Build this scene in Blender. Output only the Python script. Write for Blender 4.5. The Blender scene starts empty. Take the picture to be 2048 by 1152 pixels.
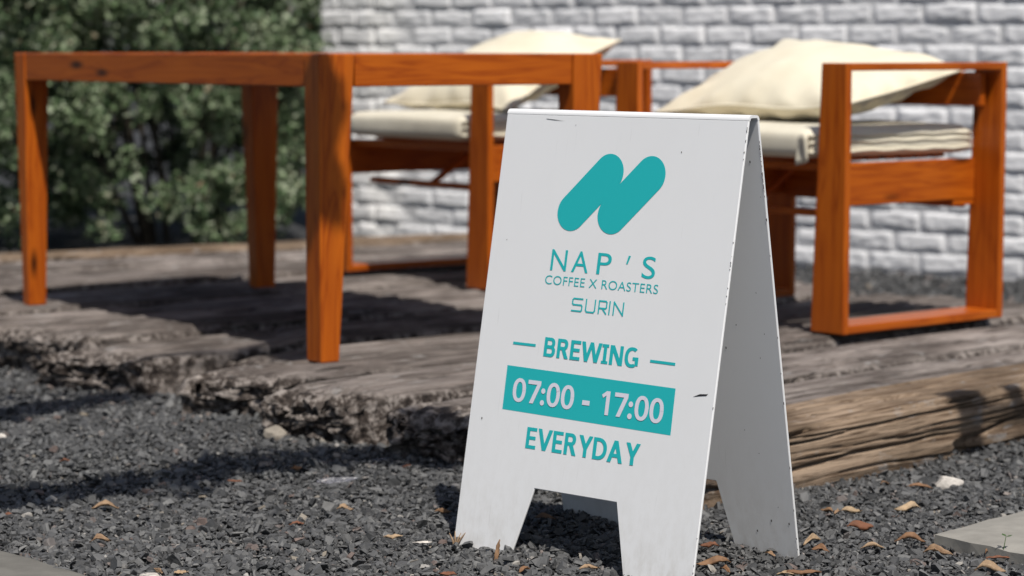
import bpy, bmesh, math, random
import numpy as np
from mathutils import Vector, Matrix
R = math.radians
rng = np.random.default_rng(7)
random.seed(7)
SC = bpy.context.scene
C = SC.collection

# ------------------------------------------------------------------ camera
FPX, CAMH = 4836.0, 0.85
PITCH = math.atan((576 - 97) / FPX)
cd = bpy.data.cameras.new('camera')
cam = bpy.data.objects.new('camera', cd); C.objects.link(cam)
cam.location = (0, 0, CAMH); cam.rotation_euler = (math.pi/2 - PITCH, 0, 0)
cd.sensor_width = 36.0; cd.lens = FPX / 2048 * 36.0
cd.clip_start = 0.05; cd.clip_end = 2000
cd.dof.use_dof = True; cd.dof.focus_distance = 3.93; cd.dof.aperture_fstop = 4.2
SC.camera = cam

# ------------------------------------------------------------------ light
SUN = Vector((0.20, -0.58, 1.0)).normalized()          # direction towards the sun
elev = math.asin(SUN.z)
w = bpy.data.worlds.new('World'); SC.world = w; w.use_nodes = True
nt = w.node_tree; bg = nt.nodes['Background']
sky = nt.nodes.new('ShaderNodeTexSky'); sky.sky_type = 'NISHITA'; sky.sun_disc = False
sky.sun_elevation = elev; sky.sun_rotation = math.atan2(SUN.x, SUN.y)
sky.dust_density = 1.6; sky.ozone_density = 1.0
nt.links.new(sky.outputs[0], bg.inputs[0]); bg.inputs[1].default_value = 0.075
sl = bpy.data.lights.new('sun', 'SUN'); sl.energy = 4.75; sl.angle = R(0.53); sl.color = (1.0, 0.955, 0.89)
so = bpy.data.objects.new('sun', sl); C.objects.link(so)
so.rotation_euler = SUN.to_track_quat('Z', 'Y').to_euler(); so.location = (0, 0, 8)
vs = SC.view_settings
vs.view_transform = 'Standard'; vs.look = 'None'; vs.exposure = 0.0; vs.gamma = 1.0
try: vs.use_curve_mapping = False
except Exception: pass

# ------------------------------------------------------------------ helpers
def unproj(px, py, z):
    a = (px-1024)/FPX; b = (576-py)/FPX; c, s = math.cos(PITCH), math.sin(PITCH)
    d = (a, c + b*s, -s + b*c); t = (z-CAMH)/d[2]
    return Vector((d[0]*t, d[1]*t, z))

_P = np.random.default_rng(3).permutation(512).astype(np.int64)
def vnoise(x, y, z):
    """smooth value noise in -1..1, vectorised"""
    x, y, z = np.broadcast_arrays(np.asarray(x, float), np.asarray(y, float), np.asarray(z, float))
    xi, yi, zi = np.floor(x).astype(np.int64), np.floor(y).astype(np.int64), np.floor(z).astype(np.int64)
    fx, fy, fz = x-xi, y-yi, z-zi
    fx, fy, fz = [f*f*(3-2*f) for f in (fx, fy, fz)]
    def h(a, b, c): return _P[(_P[(_P[a & 511] + b) & 511] + c) & 511] / 255.5 - 1
    def l(a, b, t): return a + (b-a)*t
    return l(l(l(h(xi,yi,zi), h(xi+1,yi,zi), fx), l(h(xi,yi+1,zi), h(xi+1,yi+1,zi), fx), fy),
             l(l(h(xi,yi,zi+1), h(xi+1,yi,zi+1), fx), l(h(xi,yi+1,zi+1), h(xi+1,yi+1,zi+1), fx), fy), fz)
def fbm(x, y, z, o=4):
    s = 0; a = .5
    for i in range(o):
        s = s + a*vnoise(x*2**i + 17*i, y*2**i + 5*i, z*2**i); a *= .5
    return s
def sm(t): t = np.clip(t, 0, 1); return t*t*(3-2*t)

def quads_mesh(name, V, Q, smooth=False):
    me = bpy.data.meshes.new(name)
    V = np.asarray(V, np.float32); Q = np.asarray(Q, np.int32)
    me.vertices.add(len(V)); me.vertices.foreach_set('co', V.ravel())
    me.loops.add(Q.size); me.loops.foreach_set('vertex_index', Q.ravel())
    me.polygons.add(len(Q)); me.polygons.foreach_set('loop_start', np.arange(len(Q), dtype=np.int32)*4)
    me.polygons.foreach_set('use_smooth', np.full(len(Q), smooth, bool))
    me.update(calc_edges=True); me.validate()
    return me

def link(name, me, mat=None, parent=None, M=None):
    o = bpy.data.objects.new(name, me); C.objects.link(o)
    if mat is not None and me is not None and not me.materials: me.materials.append(mat)
    if parent: o.parent = parent
    if M is not None: o.matrix_local = M
    return o
def tag(o, label=None, cat=None, group=None, kind=None):
    for k, v in (('label', label), ('category', cat), ('group', group), ('kind', kind)):
        if v: o[k] = v
    return o
def thing(name, label, cat, M=None, group=None):
    o = bpy.data.objects.new(name, None); C.objects.link(o); o.empty_display_size = .1
    if M is not None: o.matrix_world = M
    return tag(o, label, cat, group)
def pydata(name, V, F, smooth=False):
    me = bpy.data.meshes.new(name); me.from_pydata([tuple(v) for v in V], [], F)
    if smooth:
        for p in me.polygons: p.use_smooth = True
    return me
def frame(x, y, yaw, z=0.0):
    return Matrix.Translation((x, y, z)) @ Matrix.Rotation(yaw, 4, 'Z')

def board(name, parent, q0, q1, mat, bevel=.003, seg=2):
    """a plank between two end quads (points in the parent's frame); its own local X runs along the grain"""
    q0 = [Vector(p) for p in q0]; q1 = [Vector(p) for p in q1]
    c0 = sum(q0, Vector())/4; c1 = sum(q1, Vector())/4
    x = (c1-c0).normalized(); y = (q0[1]-q0[0]); y = (y - x*y.dot(x)).normalized(); z = x.cross(y)
    M = Matrix(((x.x, y.x, z.x, c0.x), (x.y, y.y, z.y, c0.y), (x.z, y.z, z.z, c0.z), (0, 0, 0, 1)))
    Mi = M.inverted()
    bm = bmesh.new()
    vs_ = [bm.verts.new(Mi @ p) for p in q0 + q1]
    for f in ((3,2,1,0), (4,5,6,7), (0,1,5,4), (1,2,6,5), (2,3,7,6), (3,0,4,7)):
        bm.faces.new([vs_[i] for i in f])
    bmesh.ops.recalc_face_normals(bm, faces=bm.faces)
    if bevel: bmesh.ops.bevel(bm, geom=list(bm.edges), offset=bevel, segments=seg, affect='EDGES', profile=.5)
    me = bpy.data.meshes.new(name); bm.to_mesh(me); bm.free()
    return link(name, me, mat, parent, M)
def slab8(name, parent, lo, hi, axis, mat, bevel=.003):
    """axis-aligned board from lo to hi with grain along axis"""
    a = axis; b, c = [i for i in range(3) if i != a]
    def P(av, bv, cv):
        v = [0, 0, 0]; v[a] = av; v[b] = bv; v[c] = cv; return v
    q = lambda av: [P(av, lo[b], lo[c]), P(av, hi[b], lo[c]), P(av, hi[b], hi[c]), P(av, lo[b], hi[c])]
    return board(name, parent, q(lo[a]), q(hi[a]), mat, bevel)
def tube(path, rad, n=8, cap=True):
    V, F = [], []; path = [Vector(p) for p in path]
    for i, p in enumerate(path):
        t = (path[min(i+1, len(path)-1)] - path[max(i-1, 0)]).normalized()
        a = t.cross(Vector((.31, .17, .93))).normalized(); b = t.cross(a)
        r = rad[i] if hasattr(rad, '__len__') else rad
        for k in range(n):
            V.append(p + a*math.cos(2*math.pi*k/n)*r + b*math.sin(2*math.pi*k/n)*r)
    for i in range(len(path)-1):
        for k in range(n):
            F.append((i*n+k, i*n+(k+1) % n, (i+1)*n+(k+1) % n, (i+1)*n+k))
    if cap: F.append(tuple(range(n))[::-1]); F.append(tuple((len(path)-1)*n+k for k in range(n)))
    return V, F

# ------------------------------------------------------------------ materials
class NT:
    def __init__(s, name):
        s.m = bpy.data.materials.new(name); s.m.use_nodes = True; s.t = s.m.node_tree
        s.b = s.t.nodes['Principled BSDF']
    def n(s, typ, **kw):
        nd = s.t.nodes.new(typ)
        for k, v in kw.items():
            if k.startswith('_'): setattr(nd, k[1:], v)
            else:
                key = int(k[1:]) if k[0] == 'i' and k[1:].isdigit() else k.replace('_', ' ')
                if hasattr(v, 'is_output') or isinstance(v, bpy.types.NodeSocket): s.t.links.new(v, nd.inputs[key])
                else: nd.inputs[key].default_value = v
        return nd
    def l(s, a, b): s.t.links.new(a, b)
    def set(s, **kw):
        for k, v in kw.items():
            k = k.replace('_', ' ')
            if isinstance(v, bpy.types.NodeSocket): s.l(v, s.b.inputs[k])
            else: s.b.inputs[k].default_value = v
    def coord(s, kind='Object', scale=(1,1,1), rnd=0.0):
        tc = s.n('ShaderNodeTexCoord'); out = tc.outputs[kind]
        if rnd:
            oi = s.n('ShaderNodeObjectInfo')
            mul = s.n('ShaderNodeMath', _operation='MULTIPLY', i0=oi.outputs['Random'], i1=rnd)
            add = s.n('ShaderNodeVectorMath', _operation='ADD', i0=out, i1=mul.outputs[0]); out = add.outputs[0]
        mp = s.n('ShaderNodeMapping', Vector=out, Scale=scale)
        return mp.outputs[0]
    def noise(s, vec, scale=5., detail=4., rough=.55, dist=0.):
        return s.n('ShaderNodeTexNoise', Vector=vec, Scale=scale, Detail=detail, Roughness=rough, Distortion=dist).outputs['Fac']
    def ramp(s, fac, stops):
        r = s.n('ShaderNodeValToRGB', Fac=fac); e = r.color_ramp.elements
        while len(e) < len(stops): e.new(.5)
        for i, (p, c) in enumerate(stops):
            e[i].position = p; e[i].color = (c, c, c, 1) if not hasattr(c, '__len__') else (*c, 1)
        return r.outputs[0]
    def mix(s, fac, a, b, mode='MIX'):
        m = s.n('ShaderNodeMix', _data_type='RGBA', _blend_type=mode)
        for i, v in ((0, fac), (6, a), (7, b)):
            if isinstance(v, bpy.types.NodeSocket): s.l(v, m.inputs[i])
            else: m.inputs[i].default_value = v if i == 0 else (*v, 1)
        return m.outputs[2]
    def bump(s, h, strength=.3, dist=.01):
        b = s.n('ShaderNodeBump', Height=h, Strength=strength, Distance=dist); s.l(b.outputs[0], s.b.inputs['Normal']); return b

def m_pine():
    t = NT('stained_pine')
    v = t.coord('Object', (1.6, 16, 16), 37.)
    rings = t.noise(v, 1.6, 3, .5, .8)
    bands = t.n('ShaderNodeMath', _operation='MULTIPLY', i0=rings, i1=9.0)
    fr = t.n('ShaderNodeMath', _operation='PINGPONG', i0=bands.outputs[0], i1=1.0).outputs[0]
    fine = t.noise(t.coord('Object', (3, 130, 130), 11.), 1., 3, .6)
    big = t.noise(t.coord('Object', (2.2, 5, 5), 23.), 1., 2, .5)
    c = t.ramp(fr, [(0., (.50, .118, .008)), (.65, (.42, .090, .006)), (1., (.30, .055, .004))])
    c = t.mix(t.ramp(fine, [(.38, 0.), (.8, .38)]), c, (.26, .050, .003))
    c = t.mix(t.ramp(big, [(.35, 0.), (.7, .5)]), c, (.33, .066, .005))
    vo = t.n('ShaderNodeTexVoronoi', Vector=t.coord('Object', (3.2, 11, 11), 7.), Scale=1., Randomness=1.)
    k = t.ramp(vo.outputs['Distance'], [(.05, 1.), (.17, 0.)])
    c = t.mix(k, c, (.045, .010, .002))
    t.set(Base_Color=c, Roughness=t.ramp(fine, [(.3, .28), (.8, .44)]), Specular_IOR_Level=.28)
    t.bump(fine, .12, .002)
    return t.m
def m_sleeper(name, a, b, dark, amt):
    t = NT(name)
    v = t.coord('Object', (1.3, 22, 22), 19.)
    g = t.noise(v, 1.5, 6, .65, .5)
    f = t.noise(t.coord('Object', (5, 160, 160), 5.), 1., 4, .65)
    p = t.noise(t.coord('Object', (3.0, 6, 6), 31.), 1., 4, .6)
    c = t.mix(t.ramp(g, [(.38, 0.), (.60, 1.)]), a, b)
    rb = t.n('ShaderNodeObjectInfo').outputs['Random']
    c = t.mix(t.ramp(rb, [(0., 0.), (1., .55)]), c, tuple(x*.55 for x in a))
    c = t.mix(t.ramp(p, [(.42, 0.), (.60, 1.)]), c, tuple(x*.48 for x in a))
    c = t.mix(t.ramp(f, [(.50, 0.), (.62, amt)]), c, dark)
    lf = t.noise(t.coord('Object', (14, 30, 30), 3.), 1., 4, .6)
    c = t.mix(t.ramp(lf, [(.60, 0.), (.72, .55)]), c, (.32, .31, .30))
    # rotten blackened ends: the far ends of each sleeper
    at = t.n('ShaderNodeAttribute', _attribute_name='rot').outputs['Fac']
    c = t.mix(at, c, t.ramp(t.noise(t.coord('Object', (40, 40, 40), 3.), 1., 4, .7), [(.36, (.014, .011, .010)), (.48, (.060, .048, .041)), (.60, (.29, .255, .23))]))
    t.set(Base_Color=c, Roughness=.9, Specular_IOR_Level=.15)
    h = t.n('ShaderNodeMath', _operation='ADD', i0=g, i1=f).outputs[0]
    t.bump(h, .7, .006)
    return t.m
def m_gravel():
    t = NT('slate_chippings')
    gi = t.n('ShaderNodeNewGeometry')
    r = gi.outputs['Random Per Island']
    c = t.ramp(r, [(0., (.026, .0262, .0268)), (.35, (.055, .0555, .057)), (.7, (.092, .0925, .094)), (.955, (.155, .154, .15)), (.984, (.13, .085, .07)), (.992, (.40, .38, .35)), (1., (.20, .165, .12))])
    n = t.noise(t.coord('Object', (90, 90, 90)), 1., 4, .6)
    c = t.mix(t.ramp(n, [(.3, .0), (.75, .45)]), c, (.10, .10, .098))
    t.set(Base_Color=c, Roughness=.62, Specular_IOR_Level=.4)
    t.bump(n, .5, .003)
    return t.m
def m_ground():
    t = NT('ground_grit')
    n = t.noise(t.coord('Object', (60, 60, 60)), 1., 6, .7)
    c = t.ramp(n, [(.3, (.012, .012, .013)), (.7, (.06, .06, .062))])
    t.set(Base_Color=c, Roughness=.9); t.bump(n, .8, .01)
    return t.m
def m_brick():
    t = NT('painted_brick')
    n = t.noise(t.coord('Object', (26, 26, 26), 41.), 1., 5, .62)
    s = t.noise(t.coord('Object', (9, 40, 70), 13.), 1., 4, .6)
    oi = t.n('ShaderNodeObjectInfo').outputs['Random']
    c = t.mix(oi, (.68, .68, .692), (.86, .855, .86))
    c = t.mix(t.ramp(n, [(.45, 0.), (.68, .8)]), c, (.88, .88, .885))
    c = t.mix(t.ramp(s, [(.56, 0.), (.72, .5)]), c, (.56, .56, .57))
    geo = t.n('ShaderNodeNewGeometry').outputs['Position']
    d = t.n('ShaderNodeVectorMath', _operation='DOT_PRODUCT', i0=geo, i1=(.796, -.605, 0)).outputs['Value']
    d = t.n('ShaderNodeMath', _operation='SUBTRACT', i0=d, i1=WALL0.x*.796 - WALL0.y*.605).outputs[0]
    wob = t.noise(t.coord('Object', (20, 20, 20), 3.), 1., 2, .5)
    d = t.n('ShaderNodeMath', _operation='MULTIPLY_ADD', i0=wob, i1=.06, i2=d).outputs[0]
    st = t.ramp(d, [(.29, 0.), (.345, 1.), (.455, 1.), (.53, 0.)])  # bright band of sunlight near the wall's left end, painted into the colour
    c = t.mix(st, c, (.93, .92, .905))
    dr = t.noise(t.coord('Object', (60, 60, 5), 17.), 1., 3, .6)
    c = t.mix(t.ramp(dr, [(.60, 0.), (.74, .28)]), c, (.56, .545, .52))
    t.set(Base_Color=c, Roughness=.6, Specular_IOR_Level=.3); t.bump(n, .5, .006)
    return t.m
def m_plain(name, col, rough=.6, spec=.4, nsc=0., var=.12, bmp=0.):
    t = NT(name)
    n = t.noise(t.coord('Object', (nsc or 8,)*3, 9.), 1., 5, .6)
    c = t.mix(t.ramp(n, [(.35, 0.), (.7, 1.)]), col, tuple(x*(1-var) for x in col))
    t.set(Base_Color=c, Roughness=rough, Specular_IOR_Level=spec)
    if bmp: t.bump(n, bmp, .004)
    return t.m
def m_cloth(name, col, col2):
    t = NT(name)
    n = t.noise(t.coord('Object', (7, 7, 7), 9.), 1., 4, .6)
    wv = t.noise(t.coord('Object', (420, 420, 420)), 1., 2, .6)
    c = t.mix(t.ramp(n, [(.4, 0.), (.7, 1.)]), col, col2)
    t.set(Base_Color=c, Roughness=.75, Specular_IOR_Level=.25); t.bump(wv, .25, .001)
    t.b.inputs['Sheen Weight'].default_value = .15
    return t.m
def m_leaf(name, stops, rough=.55):
    t = NT(name)
    r = t.n('ShaderNodeNewGeometry').outputs['Random Per Island']
    c = t.ramp(r, stops)
    tr = t.n('ShaderNodeBsdfTranslucent', Color=c)
    t.set(Base_Color=c, Roughness=rough, Specular_IOR_Level=.3)
    mx = t.n('ShaderNodeMixShader', i0=.18, i1=t.b.outputs[0], i2=tr.outputs[0])
    t.l(mx.outputs[0], t.t.nodes['Material Output'].inputs['Surface'])
    return t.m
def m_dry(name, col):
    t = NT(name)
    n = t.noise(t.coord('Object', (60, 60, 60), 9.), 1., 4, .6)
    oi = t.n('ShaderNodeObjectInfo').outputs['Random']
    c = t.mix(t.ramp(n, [(.35, 0.), (.7, 1.)]), col, tuple(x*.4 for x in col))
    c = t.mix(oi, c, t.mix(.5, c, (.16, .065, .03)))
    t.set(Base_Color=c, Roughness=.7, Specular_IOR_Level=.3); t.bump(n, .4, .003)
    return t.m

WALL0 = Vector((-.8633, 10.985, 0))
M_PINE = m_pine()
M_SLEEP = m_sleeper('weathered_sleeper', (.20, .168, .150), (.33, .29, .265), (.030, .024, .021), .95)
M_SLEEPB = m_sleeper('brown_sleeper', (.26, .185, .125), (.38, .285, .205), (.07, .042, .026), .85)
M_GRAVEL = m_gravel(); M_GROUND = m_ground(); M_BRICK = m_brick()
M_MORTAR = m_plain('painted_mortar', (.74, .74, .75), .8, .2, 30, .35, .8)
M_CREAM = m_cloth('cream_fabric', (.74, .68, .53), (.68, .61, .46))
M_CUSH = m_cloth('seat_fabric', (.70, .65, .52), (.62, .57, .45))
def m_white():
    t = NT('white_powder_coat')
    a = t.noise(t.coord('Object', (5, 3, 5)), 1., 5, .6)
    f = t.noise(t.coord('Object', (60, 26, 60)), 1., 5, .7)
    c = t.mix(t.ramp(a, [(.4, 0.), (.75, .35)]), (.83, .832, .835), (.76, .762, .76))
    geo = t.n('ShaderNodeNewGeometry').outputs['Position']
    z = t.n('ShaderNodeSeparateXYZ', Vector=geo).outputs['Z']
    low = t.ramp(z, [(.0, .5), (.04, .24), (.14, .07), (.30, 0.)])
    spl = t.n('ShaderNodeMath', _operation='MULTIPLY', i0=low, i1=t.ramp(f, [(.42, .15), (.66, 1.)])).outputs[0]
    c = t.mix(spl, c, (.47, .435, .38))
    sc = t.noise(t.coord('Object', (220, 9, 220)), 1., 2, .5)
    c = t.mix(t.ramp(sc, [(.70, 0.), (.76, .22)]), c, (.5, .5, .49))
    t.set(Base_Color=c, Roughness=t.ramp(a, [(.3, .34), (.7, .46)]), Specular_IOR_Level=.4)
    return t.m
M_WHITE = m_white()
M_TEAL = m_plain('teal_print', (.018, .47, .485), .4, .4, 3, .03)
M_LILAC = m_plain('pale_digits', (.74, .72, .80), .4, .4, 3, .02)
M_DARK = m_plain('scratched_metal', (.02, .02, .022), .6, .3, 60, .3)
M_RUST = m_plain('chipped_edge', (.05, .042, .036), .7, .3, 60, .3)
M_SLAB = m_plain('concrete_slab', (.30, .285, .255), .85, .2, 14, .28, .5)
M_SLAB2 = m_plain('grey_slab', (.17, .162, .145), .85, .2, 14, .3, .5)
M_STONE = m_plain('pale_stone', (.33, .29, .24), .8, .3, 26, .35, .6)
M_SHELL = m_plain('white_shell', (.66, .61, .55), .6, .4, 40, .45, .6)
M_BARK = m_plain('bark', (.07, .055, .04), .9, .2, 20, .5, .6)
M_STEM = m_plain('shrub_stem', (.10, .085, .065), .9, .2, 20, .4, .4)
M_HEDGE = m_leaf('silver_green_leaf', [(0., (.045, .085, .035)), (.35, (.115, .170, .080)), (.7, (.22, .275, .160)), (.96, (.37, .41, .295)), (1., (.26, .17, .10))])
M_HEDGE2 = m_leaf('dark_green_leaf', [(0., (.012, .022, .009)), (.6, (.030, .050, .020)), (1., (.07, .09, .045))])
M_TREE = m_leaf('tree_leaf', [(0., (.03, .06, .02)), (1., (.08, .12, .04))])
M_DRY = m_dry('dry_leaf', (.28, .165, .09)); M_TAN = m_dry('tan_leaf', (.46, .335, .21)); M_RED = m_dry('rust_leaf', (.20, .085, .05))
t_ = NT('clear_plastic'); t_.set(Base_Color=(.50, .50, .58, 1), Roughness=.25, Transmission_Weight=.3, Alpha=.18); M_PLASTIC = t_.m
M_SEED = m_plain('seedling_green', (.06, .12, .03), .5, .3, 30, .3)

# ------------------------------------------------------------------ ground
PD = np.array([.755, .656]); QD = np.array([.656, -.755])        # along / across the sleepers
def gz(x, y):
    x = np.asarray(x, float); y = np.asarray(y, float)
    g = .026*sm((.15-x)/.6)*sm((y-4.4)/.6)
    g = g + .010*fbm(x*3.1, y*3.1, 0*x, 3)
    for cx, cy, r, h in ((.47, 3.96, .07, .002), (.37, 4.00, .07, .012), (-.05, 4.10, .07, .004), (.05, 3.98, .06, .008), (.14, 4.30, .10, .02)):
        g = g + h*np.exp(-((x-cx)**2+(y-cy)**2)/(r*r))
    return g
def axis(a0, a1, st, far):
    core = np.arange(a0, a1+1e-6, st)
    ext = np.array([.5, 1.2, 3, 8, 20, 60, 200, 600.]); ext = ext[ext <= far]
    return np.concatenate([a0-ext[::-1], core, a1+ext])
gx = axis(-3.2, 3.6, .05, 600); gy = axis(3.0, 12., .05, 600)
GX, GY = np.meshgrid(gx, gy); inside = (np.abs(GX) < 6) & (GY > 1) & (GY < 15)
GZ = np.where(inside, gz(GX, GY), .02) - .012
nx, ny = len(gx), len(gy); idx = np.arange(nx*ny).reshape(ny, nx)
Q = np.stack([idx[:-1, :-1], idx[:-1, 1:], idx[1:, 1:], idx[1:, :-1]], -1).reshape(-1, 4)
g = link('ground', quads_mesh('ground', np.stack([GX, GY, GZ], -1).reshape(-1, 3), Q, True), M_GROUND)
tag(g, 'dark grit ground under the slate chippings', kind='structure')

# slate chippings
SLABS = {}
def slab_poly():
    a = unproj(1868, 1064, .03); b = unproj(2048, 1018, .03); c = unproj(2048, 1105, .03)
    SLABS['r'] = (a, (b-a).normalized(), (c-a).normalized())
    d = unproj(0, 1095, .02); e = unproj(195, 1153, .02)
    SLABS['l'] = (d, (e-d).normalized())
slab_poly()
def chip_mesh():
    T = 24; n = 6; tv = []
    for k in range(T):
        ang = np.sort(np.linspace(0, 2*np.pi, n, endpoint=False) + rng.uniform(-.35, .35, n))
        rad = rng.uniform(.65, 1.15, n); el = rng.uniform(.5, .95)
        x = np.cos(ang)*rad; y = np.sin(ang)*rad*el; h = rng.uniform(.10, .27)
        top = np.stack([x*rng.uniform(.65, 1), y*rng.uniform(.65, 1), np.full(n, h) + rng.uniform(-.12, .12, n)], 1)
        bot = np.stack([x, y, np.full(n, -h) + rng.uniform(-.1, .1, n)], 1)
        tv.append(np.concatenate([top, bot]))
    tv = np.array(tv)
    q = [(0,1,2,3), (0,3,4,5), (9,8,7,6), (11,10,9,6)] + [(i, i+6, (i+1) % 6 + 6, (i+1) % 6) for i in range(6)]
    q = np.array(q)
    pts = []
    def scatter(y0, y1, dens, m0, m1):
        W = .2125*y1 + m1
        N = int(dens*(y1-y0)*2*W)
        x = rng.uniform(-W, W, N); y = rng.uniform(y0, y1, N)
        ok = (np.abs(x) >= .2125*y + m0) if m0 else np.ones(N, bool)
        if not m0: ok &= np.abs(x) < .2125*y + m1
        return np.stack([x, y], 1)[ok]
    P = np.concatenate([scatter(3.55, 4.6, 32000, 0, .10), scatter(4.6, 5.7, 23000, 0, .12), scatter(5.7, 7.2, 9500, 0, .15), scatter(7.2, 9.8, 3200, 0, .3), scatter(3.2, 9.5, 900, .12, .9)])
    p = P @ PD; q_ = P @ QD
    under = (q_ < -3.16 + .10*(3.2-p)) & (q_ > -7.6) & (p > 3.12) & (p < 5.5)
    P = P[~under]
    # keep off the paving slabs and beyond the wall
    wl = (P[:, 0]-WALL0.x)*.605 + (P[:, 1]-WALL0.y)*.796
    P = P[wl < -.01]
    a, u, v = SLABS['r']; ua, va = np.array(u)[:2], np.array(v)[:2]; D = np.linalg.det(np.stack([ua, va]))
    d = P - np.array(a)[:2]; s = (d[:, 0]*va[1]-d[:, 1]*va[0])/D; t = (ua[0]*d[:, 1]-ua[1]*d[:, 0])/D
    P = P[~((s > .01) & (t > .01))]
    a, u = SLABS['l']; nn = np.array([-u.y, u.x]); d = (P-np.array(a)[:2]) @ nn
    P = P[~((d < -.008) & (P[:, 0] < -.4))]
    N = len(P)
    size = np.clip(rng.lognormal(math.log(.0053), .48, N)*(1+.25*np.clip((P[:,1]-5)/3,0,1)), .003, .018)
    k = rng.integers(0, T, N)
    V = tv[k]*size[:, None, None]
    a = rng.uniform(0, 2*np.pi, N); tilt = np.abs(rng.normal(0, .55, N)); tilt = np.where(rng.random(N) < .08, rng.uniform(.8, 1.5, N), tilt); b = rng.uniform(0, 2*np.pi, N)
    ca, sa = np.cos(a), np.sin(a)
    V = np.stack([V[..., 0]*ca[:, None]-V[..., 1]*sa[:, None], V[..., 0]*sa[:, None]+V[..., 1]*ca[:, None], V[..., 2]], -1)
    ax = np.stack([np.cos(b), np.sin(b), 0*b], -1)[:, None, :]
    ct, st = np.cos(tilt)[:, None, None], np.sin(tilt)[:, None, None]
    V = V*ct + np.cross(np.broadcast_to(ax, V.shape), V)*st + ax*(V*ax).sum(-1, keepdims=True)*(1-ct)
    z = gz(P[:, 0], P[:, 1]) + rng.uniform(-.010, .006, N) + size*.25*np.sin(tilt)
    V = V + np.stack([P[:, 0], P[:, 1], z], -1)[:, None, :]
    Qs = (q[None] + (np.arange(N)*12)[:, None, None]).reshape(-1, 4)
    print('chips', N)
    return quads_mesh('gravel', V.reshape(-1, 3), Qs)
gv = link('gravel', chip_mesh(), M_GRAVEL)
tag(gv, 'dark grey slate chippings covering the ground around the sign', kind='stuff')

# ------------------------------------------------------------------ brick wall
tW = Vector((.796, -.605, 0)).normalized(); nW = Vector((.605, .796, 0)).normalized()
MW = Matrix(((tW.x, nW.x, 0, WALL0.x), (tW.y, nW.y, 0, WALL0.y), (0, 0, 1, 0), (0, 0, 0, 1)))
wall = thing('brick_wall', 'long wall of grey white painted bricks behind the chairs', 'wall', MW)
PX, PZ = .2165, .0785
WL = PX*20
core = slab8('mortar_core', wall, (0.0, .0005, -.05), (WL, .24, 2.6), 0, M_MORTAR, 0)
def brick_mesh(seed, L, h=.0715, nu=18, nv=11, D=.0115):
    u = np.linspace(-1, 1, nu); v = np.linspace(-1, 1, nv)
    u = np.sign(u)*np.abs(u)**.75; v = np.sign(v)*np.abs(v)**.75
    U, Vv = np.meshgrid(u, v)
    X = U*L/2*(1+.03*vnoise(Vv*1.5, seed*7.1, 0)); Z = Vv*h/2*(1+.10*vnoise(U*1.8, seed*3.3, 2.))
    eu = np.clip((1-np.abs(U))*(L/2)/.018, 0, 1); ev = np.clip((1-np.abs(Vv))*(h/2)/.016, 0, 1)
    prof = np.sqrt(1-(1-eu)**2)*np.sqrt(1-(1-ev)**2)
    Y = .006 - D*prof*(1+.35*fbm(U*1.4+seed*9, Vv*1.3, seed*1.7, 3)) - prof*.006*fbm(U*5+seed*5, Vv*3, seed, 3)
    V = np.stack([X, Y, Z], -1).reshape(-1, 3); ix = np.arange(nu*nv).reshape(nv, nu)
    Qb = np.stack([ix[:-1, :-1], ix[:-1, 1:], ix[1:, 1:], ix[1:, :-1]], -1).reshape(-1, 4)
    return V, Qb
BM = [quads_mesh('brick', *brick_mesh(i+1, PX-.009), True) for i in range(10)]
BH = [quads_mesh('brick', *brick_mesh(i+20, PX/2-.009), True) for i in range(3)]
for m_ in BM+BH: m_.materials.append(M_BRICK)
for r in range(14):
    off = 0 if r % 2 == 0 else -PX/2
    for c in range(21):
        x0 = c*PX + off; x1 = x0+PX; half = False
        if x0 < -.001: x0 = 0; half = True
        if x1 > WL+.001:
            x1 = WL; half = True
            if x1-x0 < .05: continue
        me = random.choice(BH if half else BM)
        o = link('brick', me, None, wall, Matrix.Translation(((x0+x1)/2, random.uniform(-.0055, .0035), PZ*(r+.5) + random.uniform(-.002, .002))) @ Matrix.Rotation(random.uniform(-.018, .018), 4, 'Y') @ Matrix.Rotation(random.uniform(-.02, .02) + (R(6) if x0 < .40 < x1 else 0), 4, 'Z'))  # bricks crossing the painted light band are turned sunward to brighten it
VV, QQ, base = [], [], 0
for r in range(14, 33):
    off = 0 if r % 2 == 0 else -PX/2
    for c in range(21):
        x0 = max(c*PX+off, 0); x1 = min(c*PX+off+PX, WL)
        if x1-x0 < .05: continue
        v_, q_ = brick_mesh(r*21+c, x1-x0-.009, nu=7, nv=5)
        VV.append(v_+np.array([(x0+x1)/2, 0, PZ*(r+.5)])); QQ.append(q_+base); base += len(v_)
o = link('upper_bricks', quads_mesh('upper_bricks', np.concatenate(VV), np.concatenate(QQ), True), M_BRICK, wall); o['kind'] = 'stuff'

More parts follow.
